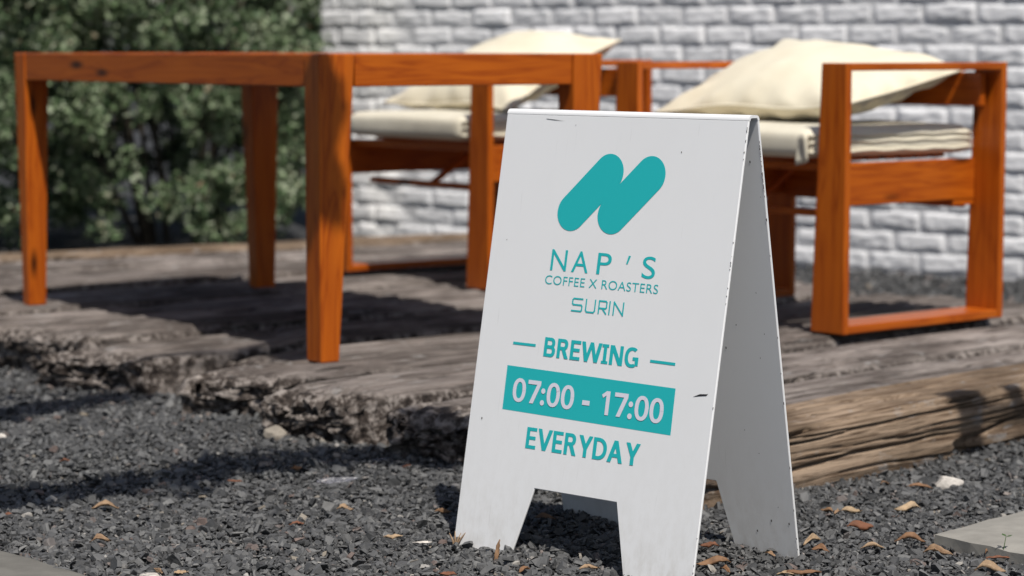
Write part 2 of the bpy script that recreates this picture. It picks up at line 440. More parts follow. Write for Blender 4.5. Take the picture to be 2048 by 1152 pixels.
# ------------------------------------------------------------------ sleeper deck
deck = thing('sleeper_deck', 'low deck of old cracked railway sleepers carrying the table and chairs', 'deck')
def qline(q0, p):                                        # slightly fanned rows
    return q0 + (q0+4.7)*(-.067)*(p-4.2)
def sleeper(q_near, q_far, p0, p1, mat, seed, top=.128, nl=150, rough=1.0, rot0=.10, bot=-.03, skew=.06, dirt=.95, n1=22, n2=12, cracks=()):
    L = p1-p0; wid = abs(q_far-q_near)-.032
    xs = np.concatenate([np.linspace(0, .12, 26), np.linspace(.12, L-.12, nl)[1:-1], np.linspace(L-.12, L, 14)])
    H = top-bot; per = []
    r = .030
    # cross section loop: near face up, top towards far, far face down
    sect = [(-wid/2, bot + H*i/n2) for i in range(n2)] + [(-wid/2 + wid*i/n1, top) for i in range(n1)] + [(wid/2, top - H*i/n2) for i in range(n2)] + [(wid/2 - wid*i/6, bot) for i in range(6)]
    S = np.array(sect)
    # round the upper corners
    for k in range(len(S)):
        y, z = S[k]; cy = wid/2-r; cz = top-r
        if abs(y) > cy and z > cz:
            d = np.array([abs(y)-cy, z-cz]); d /= max(np.linalg.norm(d), 1e-6)
            S[k] = [math.copysign(cy+d[0]*r, y), cz+d[1]*r]
    m = len(S)
    Xg, Kg = np.meshgrid(xs, np.arange(m), indexing='ij')
    Yg = np.broadcast_to(S[:, 0], Xg.shape).copy(); Zg = np.broadcast_to(S[:, 1], Xg.shape).copy()
    per = np.concatenate([[0], np.cumsum(np.linalg.norm(np.diff(S, axis=0), axis=1))]); Sg = np.broadcast_to(per, Xg.shape)
    ctr = np.array([0, (top+bot)/2]); nyz = S-ctr; nyz = nyz/np.linalg.norm(nyz, axis=1)[:, None]
    nyz = np.where(np.abs(S[:, :1]) > wid/2-.004, np.array([[1., 0]])*np.sign(S[:, :1]), np.where(S[:, 1:] > top-.004, np.array([[0., 1]]), nyz))
    sd = seed*13.7
    grain = fbm(Xg*1.7+sd, Sg*38, sd, 4)
    cr = 1-np.abs(vnoise(Xg*1.1+sd*2, Sg*17+.6*vnoise(Xg*3, 0, sd), sd+3)); cr = np.clip((cr-.93)/.07, 0, 1)
    big = fbm(Xg*1.3+sd, Sg*5, sd+9, 3)
    disp = rough*(.010*grain + .009*big - .024*cr)
    disp = np.minimum(disp, .004)
    for (c0, c1, c2, cw, cdp) in cracks:                 # long open cracks along the near face and top
        sc = c0 + c1*Xg + c2*vnoise(Xg*2.3+c0*90, 0*Xg, sd) + .004*vnoise(Xg*11+c0*50, 0*Xg, sd)
        disp = disp - .8*cdp*np.exp(-((Sg-sc)/(cw*.72))**2)*sm((vnoise(Xg*1.4+c0*33, 0*Xg, sd)+.75)*2.2)
    e0 = np.exp(-Xg/.055); e1 = np.exp(-(L-Xg)/.05)
    rag = fbm(Xg*16+sd, Sg*16, sd+5, 4)
    disp = disp - (e0*1.1+e1*.5)*np.abs(rag)*.046 - e0*.012 - e0*.014*np.abs(vnoise(Xg*70, Sg*70, sd))
    Yg += disp*nyz[:, 0]; Zg += disp*nyz[:, 1]
    Zg += .006*fbm(Xg*.9+sd, 0*Xg, sd+2, 2)*(Zg > .02)
    endn = fbm(Sg*7, sd, 1., 4)
    Xg = Xg + skew*np.exp(-Xg/.16)*np.clip(.5-Yg/wid, 0, 1)
    Xd = Xg + np.exp(-(Xg-Xg[0].min())/.05)*0 + np.exp(-np.broadcast_to(xs[:, None], Xg.shape)/.03)*(.028*endn[:, :]) - np.exp(-(L-Xg)/.03)*.02*endn
    V = [np.stack([Xd, Yg, Zg], -1).reshape(-1, 3)]
    Qs = []
    n = len(xs); ix = np.arange(n*m).reshape(n, m)
    Qs.append(np.stack([ix[:-1], np.roll(ix, -1, 1)[:-1], np.roll(ix, -1, 1)[1:], ix[1:]], -1).reshape(-1, 4))
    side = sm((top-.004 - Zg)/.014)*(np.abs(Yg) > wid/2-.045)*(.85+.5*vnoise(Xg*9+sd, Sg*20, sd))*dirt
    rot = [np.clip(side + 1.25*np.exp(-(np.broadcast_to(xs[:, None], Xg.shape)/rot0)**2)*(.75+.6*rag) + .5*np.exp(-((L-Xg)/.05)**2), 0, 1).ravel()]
    base = n*m; prev = ix[0]
    cY, cZ = Yg[0].mean(), Zg[0].mean()
    for ei, end in ((0, 0), (1, n-1)):                   # torn end faces
        prev = ix[end]
        for k, f in enumerate((.93, .84, .74, .63, .52, .41, .30, .19, .09, .02)):
            y = cY+(Yg[end]-cY)*f; z = cZ+(Zg[end]-cZ)*f
            dx = .030*fbm(y*20+sd, z*24, k*.3+sd, 3) + .045*fbm(y*85, z*85, sd+k, 2)
            x = Xd[end].mean()*(1-f)+Xd[end]*f + (dx if ei == 0 else -dx*.6)
            V.append(np.stack([x, y, z], -1)); rot.append(np.full(m, .9 if ei == 0 else .5) + .3*vnoise(y*40, z*40, sd))
            cur = base+np.arange(m); base += m
            a, b = (np.roll(prev, -1), np.roll(cur, -1))
            Qs.append(np.stack([prev, cur, b, a] if ei == 0 else [prev, a, b, cur], -1)); prev = cur
    me = quads_mesh('sleeper', np.concatenate(V), np.concatenate(Qs), True)
    at = me.attributes.new('rot', 'FLOAT', 'POINT'); at.data.foreach_set('value', np.clip(np.concatenate(rot), 0, 1).astype(np.float32))
    # place: local X along the row, local Y towards the camera side negative
    qm = (q_near+q_far)/2
    A = PD*p0 + QD*qline(qm, p0); B = PD*p1 + QD*qline(qm, p1)
    d = (B-A)/np.linalg.norm(B-A); yv = (-d[1], d[0])
    M = Matrix(((d[0], yv[0], 0, A[0]), (d[1], yv[1], 0, A[1]), (0, 0, 1, 0), (0, 0, 0, 1)))
    return link('sleeper', me, mat, deck, M)
CRK = [(.072, .010, .010, .0032, .026), (.098, .016, .012, .0026, .016), (.050, -.004, .010, .0028, .016), (.125, .012, .012, .0024, .014),
       (.112, -.010, .012, .0022, .012), (.035, .006, .008, .0022, .010), (.085, .0, .014, .0020, .010), (.140, .0, .010, .0020, .010), (.215, .01, .015, .003, .014), (.30, -.02, .015, .003, .012)]
rows = [(-3.16, -3.43, 3.02, 5.52, M_SLEEPB, .124, 330, .06), (-3.43, -3.70, 3.16, 5.60, M_SLEEP, .102, 150, .05), (-3.70, -4.00, 3.03, 5.62, M_SLEEP, .110, 170, .10),
        (-4.00, -4.28, 2.94, 5.60, M_SLEEP, .128, 170, .12), (-4.28, -4.61, 2.96, 5.60, M_SLEEP, .129, 150, .17), (-4.61, -4.86, 3.27, 5.66, M_SLEEP, .108, 120, .05),
        (-4.86, -5.20, 2.97, 5.60, M_SLEEP, .123, 120, .14), (-5.20, -5.58, 3.06, 5.70, M_SLEEP, .131, 120, .10), (-5.58, -5.86, 2.95, 5.66, M_SLEEP, .122, 100, .06),
        (-5.86, -6.14, 2.9, 5.72, M_SLEEP, .130, 90, .06), (-6.14, -6.42, 2.9, 5.8, M_SLEEP, .116, 90, .06), (-6.42, -6.72, 2.95, 5.9, M_SLEEP, .133, 90, .06),
        (-6.72, -7.02, 2.9, 5.95, M_SLEEP, .118, 90, .06), (-7.02, -7.30, 2.9, 6.1, M_SLEEP, .126, 90, .06), (-7.30, -7.60, 2.9, 6.2, M_SLEEPB, .137, 90, .06)]
for i, (qn, qf, p0, p1, m_, tp, nl, sk) in enumerate(rows):
    fine = i == 0
    sleeper(qn, qf, p0, p1, m_, i+1, tp, nl, rot0=.14 if i in (1, 2) else .09, rough=1.1 if fine else 1.0, skew=sk, dirt=0. if fine else .95, n1=46 if fine else (30 if i < 5 else 22), n2=48 if fine else (20 if i < 5 else 12),
            cracks=CRK if fine else [(.15+.07+random.uniform(0, .24), random.uniform(-.01, .01), .03, .005, .02) for k in range(5)])

# ------------------------------------------------------------------ table
TX, TY, TYAW, TL, TW_, TZ = -.4413, 5.5517, .6345, 1.63, .829, .8387
tb = thing('wooden_table', 'orange stained pine table with tapered legs standing on the sleeper deck', 'table', frame(TX, TY, TYAW, .13))
HT = TZ-.13
def leg(x0, x1, y0, y1, bx0, bx1, by0, by1):
    board('leg', tb, [(bx0, by0, -.006), (bx1, by0, -.006), (bx1, by1, -.006), (bx0, by1, -.006)], [(x0, y0, HT-.001), (x1, y0, HT-.001), (x1, y1, HT-.001), (x0, y1, HT-.001)], M_PINE, .004)
W, L = TW_, TL
leg(0, .098, 0, .066, 0, .050, 0, .066)
leg(W-.092, W, 0, .066, W-.085, W-.045, 0, .066)
leg(0, .075, L-.066, L, 0, .055, L-.066, L-.028)
leg(W-.098, W, L-.066, L, W-.085, W-.02, L-.066, L-.02)
AH = .076
slab8('apron', tb, (.100, .003, HT-AH-.001), (W-.094, .030, HT-.001), 0, M_PINE)
slab8('apron', tb, (.077, L-.030, HT-AH-.001), (W-.100, L-.003, HT-.001), 0, M_PINE)
slab8('apron', tb, (.003, .068, HT-AH-.001), (.030, L-.068, HT-.001), 1, M_PINE)
slab8('apron', tb, (W-.030, .068, HT-AH-.001), (W-.003, L-.068, HT-.001), 1, M_PINE)
ny_ = 26; p_ = (L-.066)/ny_
for k in range(ny_):
    y = .033 + k*p_
    slab8('slat', tb, (.032, y+.0022, HT-.022), (W-.032, y+p_-.0022, HT-.0025), 0, M_PINE, .0015)
slab8('bearer', tb, (W/2-.02, .033, HT-.062), (W/2+.02, L-.033, HT-.0235), 1, M_PINE)

# ------------------------------------------------------------------ chairs
CD, CW, CH = .638, .864, .6815
BW, BT = .112, .021
def make_chair(label, M):
    c = thing('armchair', label, 'armchair', M, 'pine armchairs on the deck')
    for side in (0, 1):
        if side == 0: w0, w1, f = 0., BW, 1
        else: w0, w1, f = CW-BW, CW, 0
        tw = .028
        a0, a1 = (w0, w1-tw) if side == 0 else (w0, w1-tw)
        board('front_leg', c, [(0, w0, 0), (BT, w0, 0), (BT, w1, 0), (0, w1, 0)], [(0, a0, CH), (BT, a0, CH), (BT, a1, CH), (0, a1, CH)], M_PINE)
        board('rear_leg', c, [(CD-BT, w0, 0), (CD, w0, 0), (CD, w1, 0), (CD-BT, w1, 0)], [(CD-BT, a0, CH), (CD, a0, CH), (CD, a1+.01, CH), (CD-BT, a1+.01, CH)], M_PINE)
        slab8('armrest', c, (BT+.0005, w0+.001, CH-.020), (CD-BT-.0005, a1-.001, CH-.0005), 0, M_PINE)
        slab8('runner', c, (BT+.0005, w0+.001, .0005), (CD-BT-.0005, w1-.002, .022), 0, M_PINE)
        r0, r1 = (w0+.086, w0+.108) if side == 0 else (w1-.108, w1-.086)
        slab8('side_rail', c, (BT+.0005, r0, .316), (CD-BT-.0005, r1, .425), 0, M_PINE)
        slab8('corner_block', c, (CD-BT-.085, r0+.002, .300), (CD-BT-.001, r1-.002, .3155), 0, M_PINE, .002)
    i0, i1 = .1085, CW-.1085
    slab8('front_rail', c, (BT+.004, i0, .408), (BT+.028, i1, .428), 1, M_PINE)
    slab8('back_seat_rail', c, (CD-BT-.03, i0, .292), (CD-BT-.008, i1, .400), 1, M_PINE)
    slab8('stretcher', c, (.09, i0, .286), (.112, i1, .304), 1, M_PINE)
    slab8('top_rail', c, (CD-BT-.040, .04, .565), (CD-BT-.018, CW-.04, .655), 1, M_PINE)
    board('support_strut', c, [(.098, CW/2-.012, .300), (.098, CW/2+.012, .300), (.122, CW/2+.012, .300), (.122, CW/2-.012, .300)],
          [(.30, CW/2-.012, .424), (.30, CW/2+.012, .424), (.33, CW/2+.012, .424), (.33, CW/2-.012, .424)], M_PINE, .002)
    for k in range(7):
        s = .10 + k*.066
        slab8('seat_slat', c, (s+.0, i0+.02, .4285), (s+.045, i1-.02, .4385), 1, M_PINE, .002)
    return c
MR = frame(.8317, 6.0316, .7085, .1327); ML = frame(-.070, 7.150, .655, .134)
make_chair('right orange pine armchair nearest the sign, its side frame in full view', MR)
make_chair('farther orange pine armchair behind the table, mostly hidden by table and sign', ML)

def cushion(label, M, s0, s1, w0, w1, z0, z1, tie_on=False):
    t = thing('seat_cushion', label, 'cushion', M)
    nx_, ny2, nz = 22, 26, 6
    bm = bmesh.new(); bmesh.ops.create_grid(bm, x_segments=1, y_segments=1, size=1); bm.free()
    V, F = [], []
    def P(a, b, c):                                     # unit cube -> soft box
        e = .022
        x = (s0+s1)/2+(s1-s0)/2*a; y = (w0+w1)/2+(w1-w0)/2*b; z = (z0+z1)/2+(z1-z0)/2*c
        p = Vector((x, y, z))
        q = Vector((min(max(x, s0+e), s1-e), min(max(y, w0+e), w1-e), min(max(z, z0+e), z1-e)))
        d = p-q
        if d.length > 1e-6: p = q + d.normalized()*min(d.length, e)
        n = float(fbm(np.array(x*6.), np.array(y*6.), np.array(z*6.), 3))
        k = 1-max(abs(a), abs(b))**6
        if c > 0: p.z += .010*k + .004*n
        p.x += .004*n*abs(a); p.y += .003*n
        if b < 0: p.y += .034*b*(a+1)/2*0 - .034*(a+1)/2*(-b)
        return p
    def face(fn, na, nb):
        base = len(V)
        for i in range(na+1):
            for j in range(nb+1): V.append(P(*fn(-1+2*i/na, -1+2*j/nb)))
        for i in range(na):
            for j in range(nb):
                a = base+i*(nb+1)+j; F.append((a, a+1, a+nb+2, a+nb+1))
    face(lambda u, v: (u, v, 1), nx_, ny2); face(lambda u, v: (u, v, -1), nx_, ny2)
    face(lambda u, v: (1, u, v), ny2, nz); face(lambda u, v: (-1, u, v), ny2, nz)
    face(lambda u, v: (u, 1, v), nx_, nz); face(lambda u, v: (u, -1, v), nx_, nz)
    me = pydata('pad', V, F); bm = bmesh.new(); bm.from_mesh(me)
    bmesh.ops.remove_doubles(bm, verts=bm.verts, dist=.0008); bmesh.ops.recalc_face_normals(bm, faces=bm.faces)
    for f in bm.faces: f.smooth = True
    bm.to_mesh(me); bm.free()
    link('pad', me, M_CUSH, t)
    for zz, r in ((z1-.016, .0042), (z0+.040, .0036), (z0+.016, .0042)):
        wob = lambda k: .002*math.sin(k*1.9+zz*90)
        pts = [(s0+.006+(s1-s0-.02)*k/16, w0-.001-.034*(k/16), zz+wob(k)) for k in range(17)]
        link('piping', pydata('piping', *tube(pts, r, 6), smooth=True), M_CUSH, t)
    if not tie_on: return t
    # cloth tie hanging at the front corner
    b = .004
    V = [(s0-.004-.004*(i % 2), w0-.006+.011*i, z1-.010-.070*j/5-.003*i*j/5) for j in range(6) for i in range(4)]
    V = [Vector((p[0]-.006*math.sin(k*1.7), p[1], p[2])) for k, p in enumerate(V)]
    F = [(j*4+i, j*4+i+1, j*4+i+5, j*4+i+4) for j in range(5) for i in range(3)]
    tie = link('fabric_tie', pydata('fabric_tie', V, F, True), M_CUSH, t)
    sd = tie.modifiers.new('thick', 'SOLIDIFY'); sd.thickness = .004
    return t
cushion('flat cream seat cushion with piped side on the right armchair', MR, -.010, CD-.024, .120, CW-.124, .4395, .512, True)
cushion('flat cream seat cushion on the farther armchair behind the table', ML, -.010, CD-.024, .124, CW-.124, .4395, .512)

def pillow(label, M, NB, NT, FT, FB, puff, seed, sag=0.0):
    t = thing('pillow', label, 'pillow', M)
    NB, NT, FT, FB = [Vector(p) for p in (NB, NT, FT, FB)]
    n = 34; nrm = ((FB-NB).cross(NT-NB)).normalized()
    if nrm.z < 0: nrm = -nrm
    V, F = [], []
    def pt(u, v, sgn):
        # u across NB->FB, v up NB->NT ; concave edges
        cu = u + .05*math.sin(math.pi*v)*(.5-u)*2*.9; cv = v + .05*math.sin(math.pi*u)*(.5-v)*2*.9
        p = NB*(1-cu)*(1-cv) + FB*cu*(1-cv) + FT*cu*cv + NT*(1-cu)*cv
        k = (max(0, 1-abs(2*u-1)**2.2)*max(0, 1-abs(2*v-1)**2.2))**.62
        h = puff*k
        edge = 1-k
        wr = .5*float(fbm(np.array(u*4+seed*3.), np.array(v*4.), np.array(seed+sgn*.5), 4))
        rad = math.atan2(v-.5, u-.5)
        pleat = .015*math.sin(rad*17+seed)*min(1, 4*k)*edge*edge
        h += (wr*.034*min(1, 3*k) + pleat)
        p = p + nrm*(sgn*h) + Vector((0, 0, -sag*math.sin(math.pi*u)*(1-v)))
        p += nrm*.006*math.sin(9*u+5*v+seed)*(edge)
        return p
    for sgn in (1, -1):
        base = len(V)
        for i in range(n+1):
            for j in range(n+1):
                u, v = .5-.5*math.cos(math.pi*i/n), .5-.5*math.cos(math.pi*j/n)
                V.append(pt(u, v, sgn))
        for i in range(n):
            for j in range(n):
                a = base+i*(n+1)+j; q = (a, a+1, a+n+2, a+n+1)
                F.append(q if sgn > 0 else q[::-1])
    me = pydata('pillow_body', V, F, True); bm = bmesh.new(); bm.from_mesh(me)
    bmesh.ops.remove_doubles(bm, verts=bm.verts, dist=.0005); bmesh.ops.recalc_face_normals(bm, faces=bm.faces)
    bm.to_mesh(me); bm.free()
    link('pillow_body', me, M_CREAM, t)
    rim = [pt(k/24, 0, 1) for k in range(24)] + [pt(1, k/24, 1) for k in range(24)] + [pt(1-k/24, 1, 1) for k in range(24)] + [pt(0, 1-k/24, 1) for k in range(25)]
    link('piping', pydata('piping', *tube(rim, .0045, 6), smooth=True), M_CREAM, t)
    return t
pillow('plump cream pillow leaning on the back of the right armchair', MR, (.16, .150, .566), (.600, .105, .660), (.585, .74, .738), (.13, .82, .545), .088, 2)
pillow('cream pillow on the farther armchair, showing above the table top', ML, (.18, .14, .535), (.590, .10, .745), (.60, .62, .760), (.18, .80, .535), .095, 5)

# ------------------------------------------------------------------ A-frame sign
SX, SY, SYAW, SW, SLF, SHT, SG, SROLL, SLB = .2811, 3.7296, .7384, .5167, .1367, .7446, .0258, -.0036, .1321
uS = Vector((math.cos(SYAW), -math.sin(SYAW), 0)); vS = Vector((math.sin(SYAW), math.cos(SYAW), 0)); kS = Vector((0, 0, 1))
u2 = uS*math.cos(SROLL)+kS*math.sin(SROLL); k2 = -uS*math.sin(SROLL)+kS*math.cos(SROLL)
oS = Vector((SX, SY, 0)); TR = oS + k2*SHT + vS*SLF; TLc = TR - u2*SW
sign = thing('sandwich_board', 'white folded metal A-frame sign with teal logo and opening hours standing on the gravel', 'sign', Matrix.Translation((SX, SY, 0)))
OFF = Matrix.Translation((SX, SY, 0)).inverted()
def panel_frame(top_left, along, down):
    x = along.normalized(); y = down.normalized(); z = x.cross(y)
    # z points away from the viewer on the front panel
    return OFF @ Matrix(((x.x, y.x, z.x, top_left.x), (x.y, y.y, z.y, top_left.y), (x.z, y.z, z.z, top_left.z), (0, 0, 0, 1)))
dF = (oS-TR).normalized(); LF = (oS-TR).length
MF = panel_frame(TLc, u2, dF)
TRb = TR + vS*SG; dB = (oS + vS*(SLF+SG+SLB) - TRb); LB = dB.length; dB.normalize()
MB_ = panel_frame(TRb-u2*SW, u2, dB)
TH = .0045
def sheet(name, M, outline, z0, z1, mat, bev=.0012):
    bm = bmesh.new()
    a = [bm.verts.new((x, y, z0)) for x, y in outline]; b = [bm.verts.new((x, y, z1)) for x, y in outline]
    n = len(outline)
    bm.faces.new(a); bm.faces.new(b[::-1])
    for i in range(n): bm.faces.new((a[i], b[i], b[(i+1) % n], a[(i+1) % n]))
    bmesh.ops.recalc_face_normals(bm, faces=bm.faces)
    if bev: bmesh.ops.bevel(bm, geom=list(bm.edges), offset=bev, segments=1, affect='EDGES')
    me = bpy.data.meshes.new(name); bm.to_mesh(me); bm.free()
    return link(name, me, mat, sign, M)
T0 = .008
out_f = [(0, T0), (SW, T0), (SW, LF+.02), (.3830, LF+.02), (.3448, .6370), (.1668, .6370), (.1262, LF+.02), (0, LF+.02)]
front = sheet('front_panel', MF, out_f, 0, TH, M_WHITE)
out_b = [(0, T0), (SW, T0), (SW, LB+.02), (.3920, LB+.02), (.3579, .6312), (.16, .6312), (.1262, LB+.02), (0, LB+.02)]
back = sheet('back_panel', MB_, out_b, -TH, 0, M_WHITE)
# folded ridge joining the two panels: arc, flat strip, arc
def ridge():
    pts = []                                             # (v, k) profile, outer skin
    f0 = Vector((0, 0)); fd = Vector((vS.dot(dF), kS.dot(dF))); bd = Vector((vS.dot(dB), kS.dot(dB)))
    P0 = Vector((0, 0)); P1 = Vector((SG, 0))
    A = P0 + fd*T0; Bp = P1 + bd*T0
    def bez(a, c, b, n=6): return [(a*(1-t)**2 + c*2*t*(1-t) + b*t*t) for t in [i/n for i in range(n+1)]]
    e = .007
    prof = bez(A, P0, P0+Vector((e, .0002))) + bez(P1-Vector((e, -.0002)), P1, Bp)
    n = len(prof); nor = []
    for i in range(n):
        t = (prof[min(i+1, n-1)]-prof[max(i-1, 0)]).normalized(); nor.append(Vector((t.y, -t.x)))
    ins = [p+q*TH for p, q in zip(prof, nor)]
    V, F = [], []
    for uu in (0, SW):
        for p in prof + ins: V.append(OFF @ (TLc + u2*uu + vS*p.x + k2*p.y))
    m = 2*n
    for i in range(n-1):
        F.append((i, i+1, m+i+1, m+i)); F.append((n+i, m+n+i, m+n+i+1, n+i+1))
        F.append((i, n+i, n+i+1, i+1)); F.append((m+i, m+i+1, m+n+i+1, m+n+i))
    me = pydata('ridge', V, F)
    bm = bmesh.new(); bm.from_mesh(me); bmesh.ops.recalc_face_normals(bm, faces=bm.faces); bm.to_mesh(me); bm.free()
    return link('ridge', me, M_WHITE, sign)
ridge()

# ---- print on the front panel; panel coordinates u right, v down, metres
def flat(name, polys, mat, z, parent=front):
    V, F = [], []
    for k, pl in enumerate(polys):
        b = len(V); V += [(x, y, -z - (k % 97)*.000003) for x, y in pl]; F.append(tuple(range(b, b+len(pl))))
    me = pydata(name, V, F); bm = bmesh.new(); bm.from_mesh(me)
    for f in bm.faces:
        if f.normal.z > 0: f.normal_flip()
    bm.to_mesh(me); bm.free()
    return link(name, me, mat, parent)
def glyph(body, bold=0., space=1.0, narrow=1.0):
    cu = bpy.data.curves.new('type', 'FONT'); cu.body = body; cu.size = 1.0; cu.offset = bold; cu.space_character = space; cu.resolution_u = 8
    ob = bpy.data.objects.new('type', cu); C.objects.link(ob)
    bpy.context.view_layer.update()
    me = bpy.data.meshes.new_from_object(ob.evaluated_get(bpy.context.evaluated_depsgraph_get()))
    V = np.array([v.co[:2] for v in me.vertices]); F = [tuple(p.vertices) for p in me.polygons]
    bpy.data.objects.remove(ob); bpy.data.curves.remove(cu); bpy.data.meshes.remove(me)
    return V, F
def lettering(items, bold, mat, z, space=1.0, parent=front):
    VV, FF = [], []
    for it in items:
        ch, a, b, c, d = it[:5]
        V, F = glyph(ch, it[5] if len(it) > 5 else bold, space)
        lo, hi = V.min(0), V.max(0); V = (V-lo)/(hi-lo)
        base = len(VV)
        VV += [(a+(b-a)*x, d+(c-d)*y, -z) for x, y in V]; FF += [tuple(i+base for i in f) for f in F]
    me = pydata('lettering', VV, FF); bm = bmesh.new(); bm.from_mesh(me)
    for f in bm.faces:
        if f.normal.z > 0: f.normal_flip()
    bm.to_mesh(me); bm.free()
    return link('lettering', me, mat, parent)
def pill(a, b, r, n=22):
    a, b = Vector(a), Vector(b); d = (b-a).normalized(); ang = math.atan2(d.y, d.x)
    return [(a.x+r*math.cos(ang+math.pi/2+math.pi*i/n), a.y+r*math.sin(ang+math.pi/2+math.pi*i/n)) for i in range(n+1)] + \
           [(b.x+r*math.cos(ang-math.pi/2+math.pi*i/n), b.y+r*math.sin(ang-math.pi/2+math.pi*i/n)) for i in range(n+1)]
flat('logo', [pill((.1742, .1709), (.2435, .1018), .0317), pill((.2625, .1717), (.3318, .1026), .0317)], M_TEAL, .0005)
o = lettering([('N', .1416, .1765, .2353, .2708), ('A', .1880, .2245, .2353, .2708), ('P', .2430, .2730, .2353, .2708), ('S', .3390, .3665, .2350, .2714)], .0, M_TEAL, .0005)
o['label'] = 'spaced teal company name under the logo'
flat('apostrophe', [[(.3078, .2365), (.3125, .2365), (.3075, .2505), (.3042, .2505)]], M_TEAL, .0005)
lettering([('COFFEE X ROASTERS', .1338, .3772, .2796, .2946)], -.004, M_TEAL, .0005, 1.04)
def stroke(pts, wd):
    out = []
    for (x0, y0), (x1, y1) in zip(pts[:-1], pts[1:]):
        d = Vector((x1-x0, y1-y0)); d.normalize(); n = Vector((-d.y, d.x))*wd/2; e = d*wd/2*.96
        out.append([(x0-e.x+n.x, y0-e.y+n.y), (x1+e.x+n.x, y1+e.y+n.y), (x1+e.x-n.x, y1+e.y-n.y), (x0-e.x-n.x, y0-e.y-n.y)])
    return out
y0, y1, ym, sw = .3144, .3348, .3246, .0027
st = []
st += stroke([(.2215, y0), (.2025, y0), (.2004, y0+.002), (.2004, ym-.002), (.2025, ym), (.2195, ym), (.2214, ym+.002), (.2214, y1-.002), (.2195, y1), (.2000, y1)], sw)
st += stroke([(.2300, y0), (.2300, y1-.003), (.2325, y1), (.2470, y1), (.2495, y1-.003), (.2495, y0)], sw)
st += stroke([(.2580, y1), (.2580, y0), (.2720, y0), (.2742, y0+.002), (.2742, ym), (.2722, ym+.0018), (.2590, ym+.0018)], sw) + stroke([(.2665, ym+.003), (.2740, y1)], sw)
st += stroke([(.2808, y0), (.2808, y1)], sw)
st += stroke([(.2898, y1), (.2898, y0), (.3098, y1), (.3098, y0)], sw)
flat('lettering', st, M_TEAL, .0005)
def bold_polys(ch, x0, x1, y0, y1, t, th):
    """bold humanist sans letter as polygons filling the box; t stem width, th bar thickness"""
    W, H = x1-x0, y1-y0; out = []
    def rect(a, b, c, d): out.append([(x0+a, y0+b), (x0+c, y0+b), (x0+c, y0+d), (x0+a, y0+d)])
    def para(a, b, c, d, w_): out.append([(x0+a, y0+b), (x0+a+w_, y0+b), (x0+c+w_, y0+d), (x0+c, y0+d)])
    def ring(cx, cy, rx, ry, a0, a1, n=26, e=2.3):
        def pt(a, rx, ry):
            c, s_ = math.cos(a), math.sin(a)
            return (x0+cx+rx*math.copysign(abs(c)**(2/e), c), y0+cy+ry*math.copysign(abs(s_)**(2/e), s_))
        for k in range(n):
            u, v = R(a0+(a1-a0)*k/n), R(a0+(a1-a0)*(k+1)/n)
            out.append([pt(u, rx, ry), pt(v, rx, ry), pt(v, rx-t, ry-th), pt(u, rx-t, ry-th)])
    def lobe(b, d, xr):
        r = min((d-b)/2*1.05, xr-t)
        rect(t, b, xr-r, b+th); rect(t, d-th, xr-r, d); ring(xr-r, (b+d)/2, r, (d-b)/2, -90, 90, e=2.15)
    if ch == 'E':
        rect(0, 0, t, H); rect(t, 0, W, th); rect(t, H*.5-th*.55, W*.93, H*.5+th*.45); rect(t, H-th, W, H)
    elif ch == 'B':
        rect(0, 0, t, H); lobe(0, H*.5+th*.4, W*.94); lobe(H*.5-th*.55, H, W)
    elif ch == 'R':
        rect(0, 0, t, H); lobe(0, H*.57, W*.90); para(W*.36, H*.52, W-t*1.18, H, t*1.18)
    elif ch == 'D':
        rect(0, 0, t, H); lobe(0, H, W)
    elif ch == 'N':
        rect(0, 0, t, H); rect(W-t, 0, W, H); para(0, 0, W-t*1.25, H, t*1.25)
    elif ch == 'V':
        para(0, 0, W/2-t*.55, H, t*1.1); para(W-t*1.1, 0, W/2-t*.55, H, t*1.1)
    elif ch == 'W':
        para(0, 0, W*.27-t*.55, H, t*1.1); para(W*.5-t*.5, 0, W*.27-t*.55, H, t); para(W*.5-t*.5, 0, W*.73-t*.5, H, t); para(W-t*1.1, 0, W*.73-t*.5, H, t*1.1)
    elif ch == 'Y':
        para(0, 0, W/2-t*.55, H*.60, t*1.15); para(W-t*1.15, 0, W/2-t*.55, H*.60, t*1.1); rect(W/2-t/2, H*.52, W/2+t/2, H)
    elif ch == 'A':
        para(W/2-t*.55, 0, 0, H, t*1.1); para(W/2-t*.55, 0, W-t*1.1, H, t*1.1); rect(W*.25, H*.60, W*.75, H*.60+th)
    elif ch == 'I':
        rect(0, 0, W, th*.85); rect(W/2-t/2, th*.85, W/2+t/2, H-th*.85); rect(0, H-th*.85, W, H)
    elif ch == 'G':
        ring(W*.52, H/2, W*.52, H/2, -52, -302, 36); rect(W-t, H*.48, W, H*.90); rect(W*.58, H*.48, W-t, H*.48+th)
    elif ch == '0':
        ring(W/2, H/2, W/2, H/2, 0, 360, 48, 2.25)
    elif ch == '7':
        rect(0, 0, W, th*1.1); para(W-t*1.12, th*1.1, W*.22, H, t*1.12)
    elif ch == '1':
        rect(W-t, 0, W, H); out.append([(x0+W-t, y0), (x0+W-t, y0+H*.19), (x0+W*.16, y0+H*.30), (x0, y0+H*.17)])
    elif ch == '-':
        rect(0, 0, W, H)
    elif ch == ':':
        r = W*.5
        for cy in (r, H-r): out.append([(x0+W/2+r*math.cos(a*.393), y0+cy+r*math.sin(a*.393)) for a in range(16)])
    return out
def bold_line(label, items, t, th, mat, z):
    polys = []
    for it in items: polys += bold_polys(*it, t, th)
    o = flat('lettering', polys, mat, z); o['label'] = label
    return o
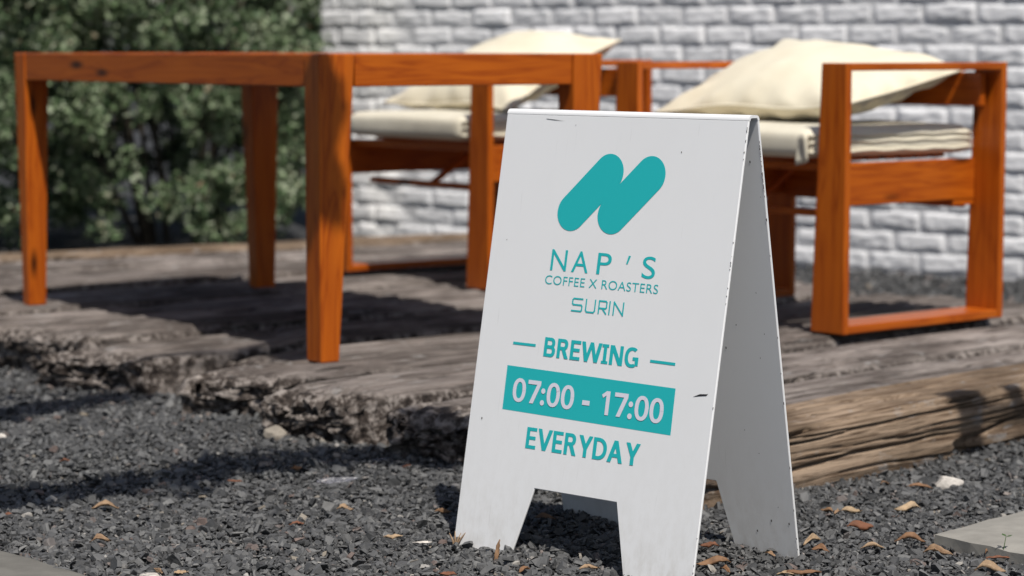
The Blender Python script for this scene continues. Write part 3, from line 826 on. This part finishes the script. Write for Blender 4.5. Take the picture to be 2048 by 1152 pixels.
bold_line('bold teal word for the opening hours heading', [('B', .1501, .1752, .3835, .4158), ('R', .1793, .2051, .3835, .4158), ('E', .2084, .2302, .3835, .4160), ('W', .2322, .2762, .3837, .4163), ('I', .2765, .2905, .3842, .4165), ('N', .2935, .3215, .3845, .4168), ('G', .3255, .3545, .3843, .4174)], .0070, .0054, M_TEAL, .0005)
flat('rule', [[(.0798, .3971), (.1308, .3971), (.1308, .4016), (.0798, .4016)]], M_TEAL, .0005)
flat('rule', [[(.3788, .4010), (.4305, .4015), (.4305, .4061), (.3788, .4055)]], M_TEAL, .0005)
flat('hours_band', [[(.0730, .4379), (.4370, .4422), (.4382, .5175), (.0736, .5129)]], M_TEAL, .0002)
bold_line('pale opening hours on the teal band', [('0', .0925, .1216, .4572, .4975), ('7', .1256, .1541, .4580, .4968), (':', .1560, .1652, .4693, .4982), ('0', .1693, .1978, .4580, .4983), ('0', .2007, .2291, .4586, .4986), ('-', .2478, .2637, .4800, .4878),
           ('1', .2882, .3054, .4602, .4994), ('7', .3155, .3437, .4604, .4994), (':', .3458, .3552, .4719, .5008), ('0', .3593, .3879, .4606, .5008), ('0', .3902, .4188, .4610, .5014)], .0076, .0062, M_LILAC, .0007)
bold_line('bold teal word below the hours band', [('E', .1355, .1578, .5366, .5722), ('V', .1606, .1928, .5366, .5722), ('E', .1944, .2165, .5366, .5725), ('R', .2204, .2475, .5368, .5728), ('Y', .2508, .2812, .5370, .5728), ('D', .2826, .3122, .5372, .5731), ('A', .3140, .3468, .5380, .5738), ('Y', .3512, .3815, .5380, .5738)], .0074, .0058, M_TEAL, .0005)
# scratches and chips
flat('scratch', [[(.0915, .0148), (.110, .0161), (.1345, .0180), (.110, .0171), (.0925, .0157)]], M_DARK, .0005)
flat('scratch', [[(.4734, .4520), (.487, .4462), (.500, .4452), (.503, .4440), (.500, .4478), (.485, .4498)]], M_DARK, .0005)
sp = []
for k in range(11):
    u, v = (random.uniform(.01, SW-.01), random.uniform(.02, .73))
    if .07 < u < .44 and v > .08: continue
    r = random.choice([.0006, .0007, .0008, .0012]); a = random.uniform(0, 3)
    if random.random() < .15: r = .0018
    sp.append([(u+r*math.cos(a+i*1.26)*(1.6 if i == 0 else .8), v+r*1.3*math.sin(a+i*1.26)) for i in range(5)])
ED = []
for k in range(26):
    v = random.choice([random.uniform(.01, .06), random.uniform(.2, .3), random.uniform(.0, .75), random.uniform(.65, .75)])
    s = random.choice([0, 1, 1]); x = SW if s else 0; d = -1 if s else 1
    w_ = random.uniform(.0006, .0022); h_ = random.uniform(.001, .005)
    ED.append([(x, v), (x+d*w_, v+h_*.3), (x+d*w_*.6, v+h_*.8), (x, v+h_)])
flat('paint_chip', sp+ED, M_RUST, .0006)['kind'] = 'stuff'
spb = []
for k in range(34):
    u, v = (random.uniform(.30, SW-.004), random.uniform(.03, .74))
    r = random.choice([.0006, .0008, .0011, .0017]); a = random.uniform(0, 3)
    spb.append([(u+r*math.cos(a+i*1.26)*.8, v+r*1.5*math.sin(a+i*1.26)) for i in range(5)])
for k in range(26):
    v = random.uniform(.02, .12) if k < 14 else random.uniform(.1, .75)
    w_ = random.uniform(.0008, .0028); h_ = random.uniform(.002, .007)
    spb.append([(SW, v), (SW-w_, v+h_*.3), (SW-w_*.7, v+h_*.8), (SW, v+h_)])
flat('paint_chip', spb, M_RUST, TH+.0005, back)['kind'] = 'stuff'

# ------------------------------------------------------------------ paving slabs
def slab(label, a, e1, e2, L1, L2, th=.035, mat=None):
    a = Vector(a); e1, e2 = Vector(e1).normalized(), Vector(e2).normalized()
    bm = bmesh.new(); n = 14
    V = {}
    for s in (0, 1):
        for i in range(n+1):
            for j in range(n+1):
                p = a + e1*L1*i/n + e2*L2*j/n + Vector((0, 0, -th*s))
                ed = (i in (0, n)) or (j in (0, n))
                k = .0016 if ed else .0008
                p += Vector([random.uniform(-k, k) for _ in range(3)])*(1 if s == 0 else .5)
                if s == 0 and ed: p.z -= .004
                V[s, i, j] = bm.verts.new(p)
    for i in range(n):
        for j in range(n): bm.faces.new((V[0, i, j], V[0, i+1, j], V[0, i+1, j+1], V[0, i, j+1]))
    for i in range(n):
        for (p, q) in (((i, 0), (i+1, 0)), ((i, n), (i+1, n)), ((0, i), (0, i+1)), ((n, i), (n, i+1))):
            bm.faces.new((V[0, p[0], p[1]], V[0, q[0], q[1]], V[1, q[0], q[1]], V[1, p[0], p[1]]))
    bmesh.ops.recalc_face_normals(bm, faces=bm.faces)
    me = bpy.data.meshes.new('paving_slab'); bm.to_mesh(me); bm.free()
    return tag(link('paving_slab', me, mat or M_SLAB), label, 'paving slab', 'concrete paving slabs')
a, u, v = SLABS['r']; slab('pale concrete paving slab corner to the right of the sign', a, u, v, .6, .6)
a, u = SLABS['l']; nn = Vector((u.y, -u.x, 0))
slab('grey concrete paving slab at the bottom left among the gravel', a - u*.35, u, nn, .9, .5, mat=M_SLAB2)

# ------------------------------------------------------------------ stones and debris
def rock(name, label, cat, p, r, mat, seed, sq=(1, 1, .8)):
    bm = bmesh.new(); bmesh.ops.create_icosphere(bm, subdivisions=3, radius=1)
    pl = [Vector(np.random.default_rng(seed*9+i).normal(size=3)).normalized() for i in range(9)]
    for v in bm.verts:
        d = v.co.normalized(); m = 1.0
        for q in pl: m = min(m, .72/max(d.dot(q), .3))
        n = float(fbm(np.array(d.x*2.+seed), np.array(d.y*2.), np.array(d.z*2.), 3))
        v.co = Vector((d.x*sq[0], d.y*sq[1], d.z*sq[2]))*r*m*(1+.12*n)
    me = bpy.data.meshes.new(name); bm.to_mesh(me); bm.free()
    o = link(name, me, mat); o.location = p
    return tag(o, label, cat)
def gp(px, py, dz=0.):
    p = unproj(px, py, 0.)
    for _ in range(4): p = unproj(px, py, float(gz(p.x, p.y)) + dz)
    return p
rock('stone', 'pale tan angular stone on gravel below the broken sleeper ends', 'stone', gp(550, 868, .012), .026, M_STONE, 3, (1.05, .9, .85))
rock('stone', 'white pitted lump of stone right of the sign, by a dry leaf', 'stone', gp(1897, 970, .008), .030, M_SHELL, 8, (1.1, .8, .7))
rock('stone', 'small white pebble at the far left edge of the gravel', 'stone', gp(3, 873, .006), .011, M_SHELL, 11, (1.1, .8, .7))
rock('stone', 'round orange stone in the shade left of the sign', 'stone', gp(815, 934, .004), .013, M_RED, 12, (1, .8, .6))
rock('stone', 'rusty orange stone in the dark band at far left', 'stone', gp(15, 1031, .004), .009, M_RED, 13, (1, .8, .7))
rock('stone', 'flat white stone at the bottom edge by the left slab', 'stone', gp(302, 1153, .004), .017, M_SHELL, 14, (1.2, .9, .35))
def leaf(px, py, Lm, Wm, ang, curl, mat, label, lift=.011, tilt=0., cat='leaf', name='dry_leaf'):
    Lm *= 1.0; Wm *= random.uniform(.55, 1.0); curl *= 1.7; n, m = 9, 5; V, F = [], []; ph = random.uniform(0, 6.3); bendy = random.uniform(-1, 1)
    for i in range(n):
        t = i/(n-1)
        wd = Wm*(math.sin(math.pi*min(1, t*.95+.04))**.75)
        for j in range(m):
            s = (j/(m-1)-.5)*2
            V.append((Lm*(t-.5)+.0012*random.uniform(-1, 1), wd*.5*s*(1-.3*curl)+bendy*math.sin(2.2*t+ph)*Lm*.16+.0012*random.uniform(-1, 1), curl*Lm*.22*(s*s)*math.sin(math.pi*t)*(1 if s > 0 else .5) + .06*Lm*curl*math.sin(3.1*t*2+ph) + .0012*random.uniform(-1, 1)))
    for i in range(n-1):
        for j in range(m-1):
            a = i*m+j; F.append((a, a+1, a+m+1, a+m))
    me = pydata(name, V, F, True)
    o = link(name, me, mat); o.location = gp(px, py, lift)
    o.rotation_euler = (random.uniform(-.35, .35), tilt, ang)
    sd = o.modifiers.new('thickness', 'SOLIDIFY'); sd.thickness = .0009
    return tag(o, label, cat)
LV = [(210, 1014, .050, .022, .1, .5, M_TAN, 'tan pointed leaf lying in the left gravel between shadow bands'),
 (130, 922, .022, .009, .2, .6, M_RED, 'small rust leaf in the upper left gravel'),
 (200, 1081, .035, .012, -.1, .7, M_TAN, 'thin tan leaf above the lower left slab'),
 (318, 1143, .030, .010, -.8, .7, M_TAN, 'narrow tan leaf at the bottom edge right of the left slab'),
 (362, 1146, .024, .010, .8, .5, M_TAN, 'tiny bent tan leaf at bottom left edge'),
 (470, 963, .03, .007, .0, .3, M_RED, 'thin reddish sliver in the middle of the left shadow band'),
 (593, 1048, .026, .008, .1, .4, M_RED, 'reddish leaf bit in the central left gravel'),
 (690, 1018, .030, .014, .1, .8, M_TAN, 'crumpled pale tan leaf left of the sign'),
 (592, 938, .022, .016, .4, .9, M_DRY, 'curled brown leaf below the pale stone'),
 (885, 1024, .030, .011, .1, .8, M_DRY, 'curled brown leaf just left of the sign edge'),
 (786, 1075, .032, .012, .2, .6, M_TAN, 'tan leaf flake left of the front left foot of the sign'),
 (845, 1086, .034, .013, .2, .2, M_SHELL, 'pale stick-like bark flake near the front left foot'),
 (1050, 1140, .030, .012, .9, .5, M_DRY, 'upright brown leaf strip at the bottom edge in front of the sign'),
 (1180, 1137, .036, .008, .35, .5, M_TAN, 'slim curved tan leaf under the sign opening'),
 (895, 1150, .03, .014, -.3, .6, M_RED, 'red brown leaf at the bottom edge below the front left foot'),
 (1090, 1035, .036, .022, .1, .3, M_DRY, 'broad brown leaf in the shade seen through the sign opening'),
 (1428, 1128, .058, .020, .15, .5, M_DRY, 'large curled brown leaf between the two sign panels'),
 (1418, 1093, .03, .014, -.4, .8, M_RED, 'shredded reddish leaf between the sign panels, by the front one'),
 (1540, 1108, .026, .010, -1.1, .4, M_TAN, 'small tan leaf standing by the back panel foot'),
 (1605, 1146, .060, .011, -.15, .3, M_DRY, 'long brown twig-like leaf in front of the back right foot'),
 (1575, 1148, .034, .012, -.1, .3, M_TAN, 'short pale tan leaf at the bottom edge by the back foot'),
 (1625, 1082, .044, .020, .5, .7, M_TAN, 'folded tan leaf just right of the sign'),
 (1640, 1100, .030, .018, -.3, .5, M_DRY, 'brown flat leaf close right of the back foot'),
 (1653, 1022, .030, .010, -.9, .6, M_DRY, 'small curved brown leaf right of the sign, near the beam'),
 (1673, 1024, .022, .009, .8, .6, M_TAN, 'little tan chip leaf beside the curved brown one'),
 (1702, 1024, .040, .017, .1, .8, M_TAN, 'curled tan leaf right of the sign, mid gravel'),
 (1720, 1056, .048, .018, .1, .9, M_RED, 'shredded red brown leaf heap in the right gravel'),
 (1745, 1094, .040, .010, .2, .5, M_TAN, 'thin tan leaf strip low in the right gravel'),
 (1820, 1080, .052, .012, -.1, .6, M_DRY, 'long curved brown leaf left of the right slab'),
 (1815, 1018, .050, .022, .2, .7, M_TAN, 'pale yellow tan leaf above the right slab corner'),
 (1875, 1107, .048, .013, -.3, .8, M_TAN, 'arched tan leaf below the right slab'),
 (1940, 1090, .030, .015, -.2, .6, M_TAN, 'small pale leaf at the edge of the right slab'),
 (1978, 1104, .022, .010, .7, .6, M_DRY, 'short brown leaf by the seedling'),
 (2000, 1116, .050, .008, .2, .2, M_RED, 'straight reddish stem leaf under the seedling'),
 (1980, 1140, .050, .014, -.1, .8, M_TAN, 'curled tan leaf in the bottom right corner'),
 (1840, 974, .052, .009, -.05, .3, M_DRY, 'straight brown leaf touching the white lump of stone'),
 (1770, 966, .020, .010, .3, .5, M_DRY, 'tiny brown leaf left of the white lump of stone'),
 (1450, 1140, .030, .011, -1.2, .5, M_DRY, 'dark upright leaf shard at the bottom edge between the panels')]
for a in LV: leaf(*a)
leaf(994, 1104, .042, .011, 0.9, .35, M_DRY, 'upright brown leaf stalk leaning on the front left foot', .016, tilt=-1.25)
# frayed stalk at the outer corner of the left foot
V, F = [], []
for k in range(4):
    a, b = tube([Vector((0, 0, -.005)), Vector((.004*k-.002, .001*k, .012)), Vector((.010*k-.008, .002, .024+.003*(k % 2)))], [.0018, .0015, .0006], 6)
    F += [tuple(i+len(V) for i in f) for f in b]; V += a
o = link('frayed_stalk', pydata('frayed_stalk', V, F, True), M_TAN); o.location = gp(908, 1094, .0)
tag(o, 'frayed dry stalk at the outer corner of the front left foot', 'stalk')
pl = leaf(672, 962, .085, .030, .05, .35, M_PLASTIC, 'crumpled strip of clear plastic in the shaded gravel', .006, cat='plastic strip', name='plastic_strip')
pl = leaf(765, 918, .040, .010, .8, .15, M_PLASTIC, 'small shred of clear plastic up beside the sign', .006, cat='plastic strip', name='plastic_strip')
# seedling
sd = thing('seedling', 'tiny green seedling growing at the edge of the right slab', 'plant', Matrix.Translation(gp(2010, 1124)))
link('stem', pydata('stem', *tube([(0, 0, 0), (-.003, 0, .020), (.001, 0, .044)], [.0009, .0008, .0006], 6), smooth=True), M_SEED, sd)
for k in range(4):
    a = k*1.7+.3; l = .012
    d = Vector((math.cos(a), math.sin(a), .25)); n = Vector((-math.sin(a), math.cos(a), 0)); b = Vector((.001, 0, .042+.001*k))
    V = [b, b+d*l*.5+n*.0035, b+d*l, b+d*l*.5-n*.0035]
    link('leaf', pydata('leaf', V, [(0, 1, 2, 3)]), M_SEED, sd)

# ------------------------------------------------------------------ foliage
def leaf_cloud(centers, radii, per, size, r, flat_=.8):
    C_ = np.repeat(np.asarray(centers, float), per, 0); Rr = np.repeat(np.asarray(radii, float), per, 0)
    N = len(C_)
    d = r.normal(size=(N, 3)); d /= np.linalg.norm(d, axis=1)[:, None]
    P = C_ + d*(Rr*r.random(N)**.45)[:, None]
    ax = d + r.normal(size=(N, 3))*.9; ax[:, 2] += .25; ax /= np.linalg.norm(ax, axis=1)[:, None]
    s = np.cross(ax, r.normal(size=(N, 3))); s /= np.linalg.norm(s, axis=1)[:, None]
    nn = np.cross(ax, s); L = size*r.uniform(.7, 1.3, N)[:, None]
    V = np.stack([P - ax*L*.5, P + s*L*.30 + nn*L*.08, P + ax*L*.5, P - s*L*.30 + nn*L*.08], 1)
    return V.reshape(-1, 3), np.arange(N*4).reshape(-1, 4)
def shrub(name, label, cat, x, y, rx, ry, h, nclump, per, size, mat, seed, group=None, z0=.08):
    r = np.random.default_rng(seed)
    t = thing(name, label, cat, Matrix.Translation((x, y, 0)), group)
    cs, rs = [], []
    while len(cs) < nclump:
        a = r.uniform(0, 2*math.pi); z = r.uniform(z0, h); k = (z-z0)/(h-z0)
        prof = (.72+.28*math.sin(math.pi*min(1, k*.9+.15)))*(1 if k < .85 else math.sqrt(max(.05, 1-((k-.85)/.17)**2)))
        lump = 1+.30*float(fbm(np.array(math.cos(a)*2.2+seed), np.array(math.sin(a)*2.2), np.array(z*3.4), 3))
        rad = prof*lump*(r.uniform(.72, 1.05) if r.random() < .8 else r.uniform(.3, .8))
        c = (rx*rad*math.cos(a), ry*rad*math.sin(a), z)
        gap = float(vnoise(np.array(c[0]*4.2+seed*3), np.array(c[1]*4.2), np.array(z*4.6)))
        if gap < -.10: continue
        if z < .22 and r.random() < .55: continue
        cs.append(c); rs.append(r.uniform(.045, .10))
    V, Qv = leaf_cloud(cs, rs, per, size, r)
    f = link('foliage', quads_mesh('foliage', V, Qv), mat, t); f['kind'] = 'stuff'
    for k in range(9):
        a = r.uniform(0, 6.28); e = Vector((rx*.6*math.cos(a), ry*.6*math.sin(a), h*r.uniform(.5, .85)))
        b = Vector((.12*math.cos(a), .12*math.sin(a), -.02)); mid = b.lerp(e, .5) + Vector((r.normal()*.06, r.normal()*.06, .08))
        link('stem', pydata('stem', *tube([b, mid, e], [.016, .011, .004], 6), smooth=True), M_STEM, t)
    return t
G1 = 'silver green hedge shrubs beyond the deck'
shrub('hedge_shrub', 'silver green hedge shrub at the left, behind the left table leg', 'shrub', -2.45, 9.75, .72, .62, 1.65, 580, 76, .034, M_HEDGE, 3, G1)
shrub('hedge_shrub', 'silver green hedge shrub beside the end of the brick wall', 'shrub', -1.47, 10.35, .62, .60, 1.65, 580, 76, .034, M_HEDGE, 4, G1)
shrub('hedge_shrub', 'silver green hedge shrub outside the left edge, next to the deck', 'shrub', -3.7, 9.2, .75, .7, 1.6, 260, 50, .042, M_HEDGE, 5, G1)
shrub('hedge_bush', 'dark green bush in shade behind the left part of the hedge', 'bush', -2.9, 11.3, .95, .8, 2.3, 330, 60, .05, M_HEDGE2, 6)
shrub('hedge_bush', 'dark green bush in shade behind the hedge near the wall end', 'bush', -1.55, 11.9, .85, .8, 2.3, 330, 60, .05, M_HEDGE2, 7)

# trees standing beside the viewpoint, outside the frame; their limbs throw the soft shadow bands
r_ = np.random.default_rng(21)
SH = SUN / SUN.z
def over(px, py, z, t): return unproj(px, py, z) + SH*t
def shade_tree(label, base, h, limbs, seed):
    base = Vector(base); tr = thing('tree', label, 'tree', Matrix.Translation(base))
    link('trunk', pydata('trunk', *tube([(0, 0, -.05), (.03, .02, h*.3), (-.02, .05, h*.65), (.02, .1, h)], [.15, .12, .10, .06], 12), smooth=True), M_BARK, tr)
    cs, rs = [], []
    for pts, rad, n in limbs:
        root = base + Vector((0, .05, h*.8))
        path = [root, root.lerp(pts[0], .5) + Vector((0, 0, .25))] + pts
        link('limb', pydata('limb', *tube([p-base for p in path], [.05, .03] + [.010]*(len(path)-2), 8), smooth=True), M_BARK, tr)
        for k in range(n):
            f = (k+.5)/n*(len(pts)-1); i = min(int(f), len(pts)-2); p = pts[i].lerp(pts[i+1], f-i)
            cs.append(tuple(p - base + Vector(r_.normal(size=3))*rad*.55)); rs.append(rad*r_.uniform(.8, 1.5))
    V, Qv = leaf_cloud(cs, rs, 60, .045, r_)
    f = link('foliage', quads_mesh('foliage', V, Qv), M_TREE, tr); f['kind'] = 'stuff'
    cs = [tuple(Vector((0, 0, h+.5)) + Vector(r_.normal(size=3))*.4) for k in range(110)]
    V, Qv = leaf_cloud(cs, [.2]*110, 40, .07, r_)
    f = link('crown', quads_mesh('crown', V, Qv), M_TREE, tr); f['kind'] = 'stuff'
shade_tree('slender leafy tree left of the viewpoint, its limbs shading the left gravel', (-2.7, 2.6, 0), 3.0,
    [([over(-150, 870, .02, 2.3), over(0, 835, .02, 2.3), over(130, 815, .02, 2.32), over(240, 800, .02, 2.32)], .055, 22),
     ([over(-150, 1010, .0, 2.3), over(0, 1000, .0, 2.3), over(200, 985, .0, 2.3), over(400, 948, .01, 2.32), over(560, 915, .02, 2.33), over(760, 905, .02, 2.33), over(900, 935, .0, 2.33)], .060, 42),
     ([over(540, 175, .80, 2.2)*0 + Vector((-.47, 5.50, .86)) + SH*2.2, Vector((-.42, 5.55, .74)) + SH*2.2, Vector((-.42, 5.55, .60)) + SH*2.2], .045, 9)], 1)
shade_tree('leafy tree right of the viewpoint, one limb shading the end of the front sleeper', (3.2, 2.2, 0), 3.2,
    [([over(2250, 820, .0, 2.4), over(2080, 850, .03, 2.4), over(1930, 800, .12, 2.4), over(1880, 895, .0, 2.4)], 0.026, 8)], 2)
bpy.context.view_layer.update()
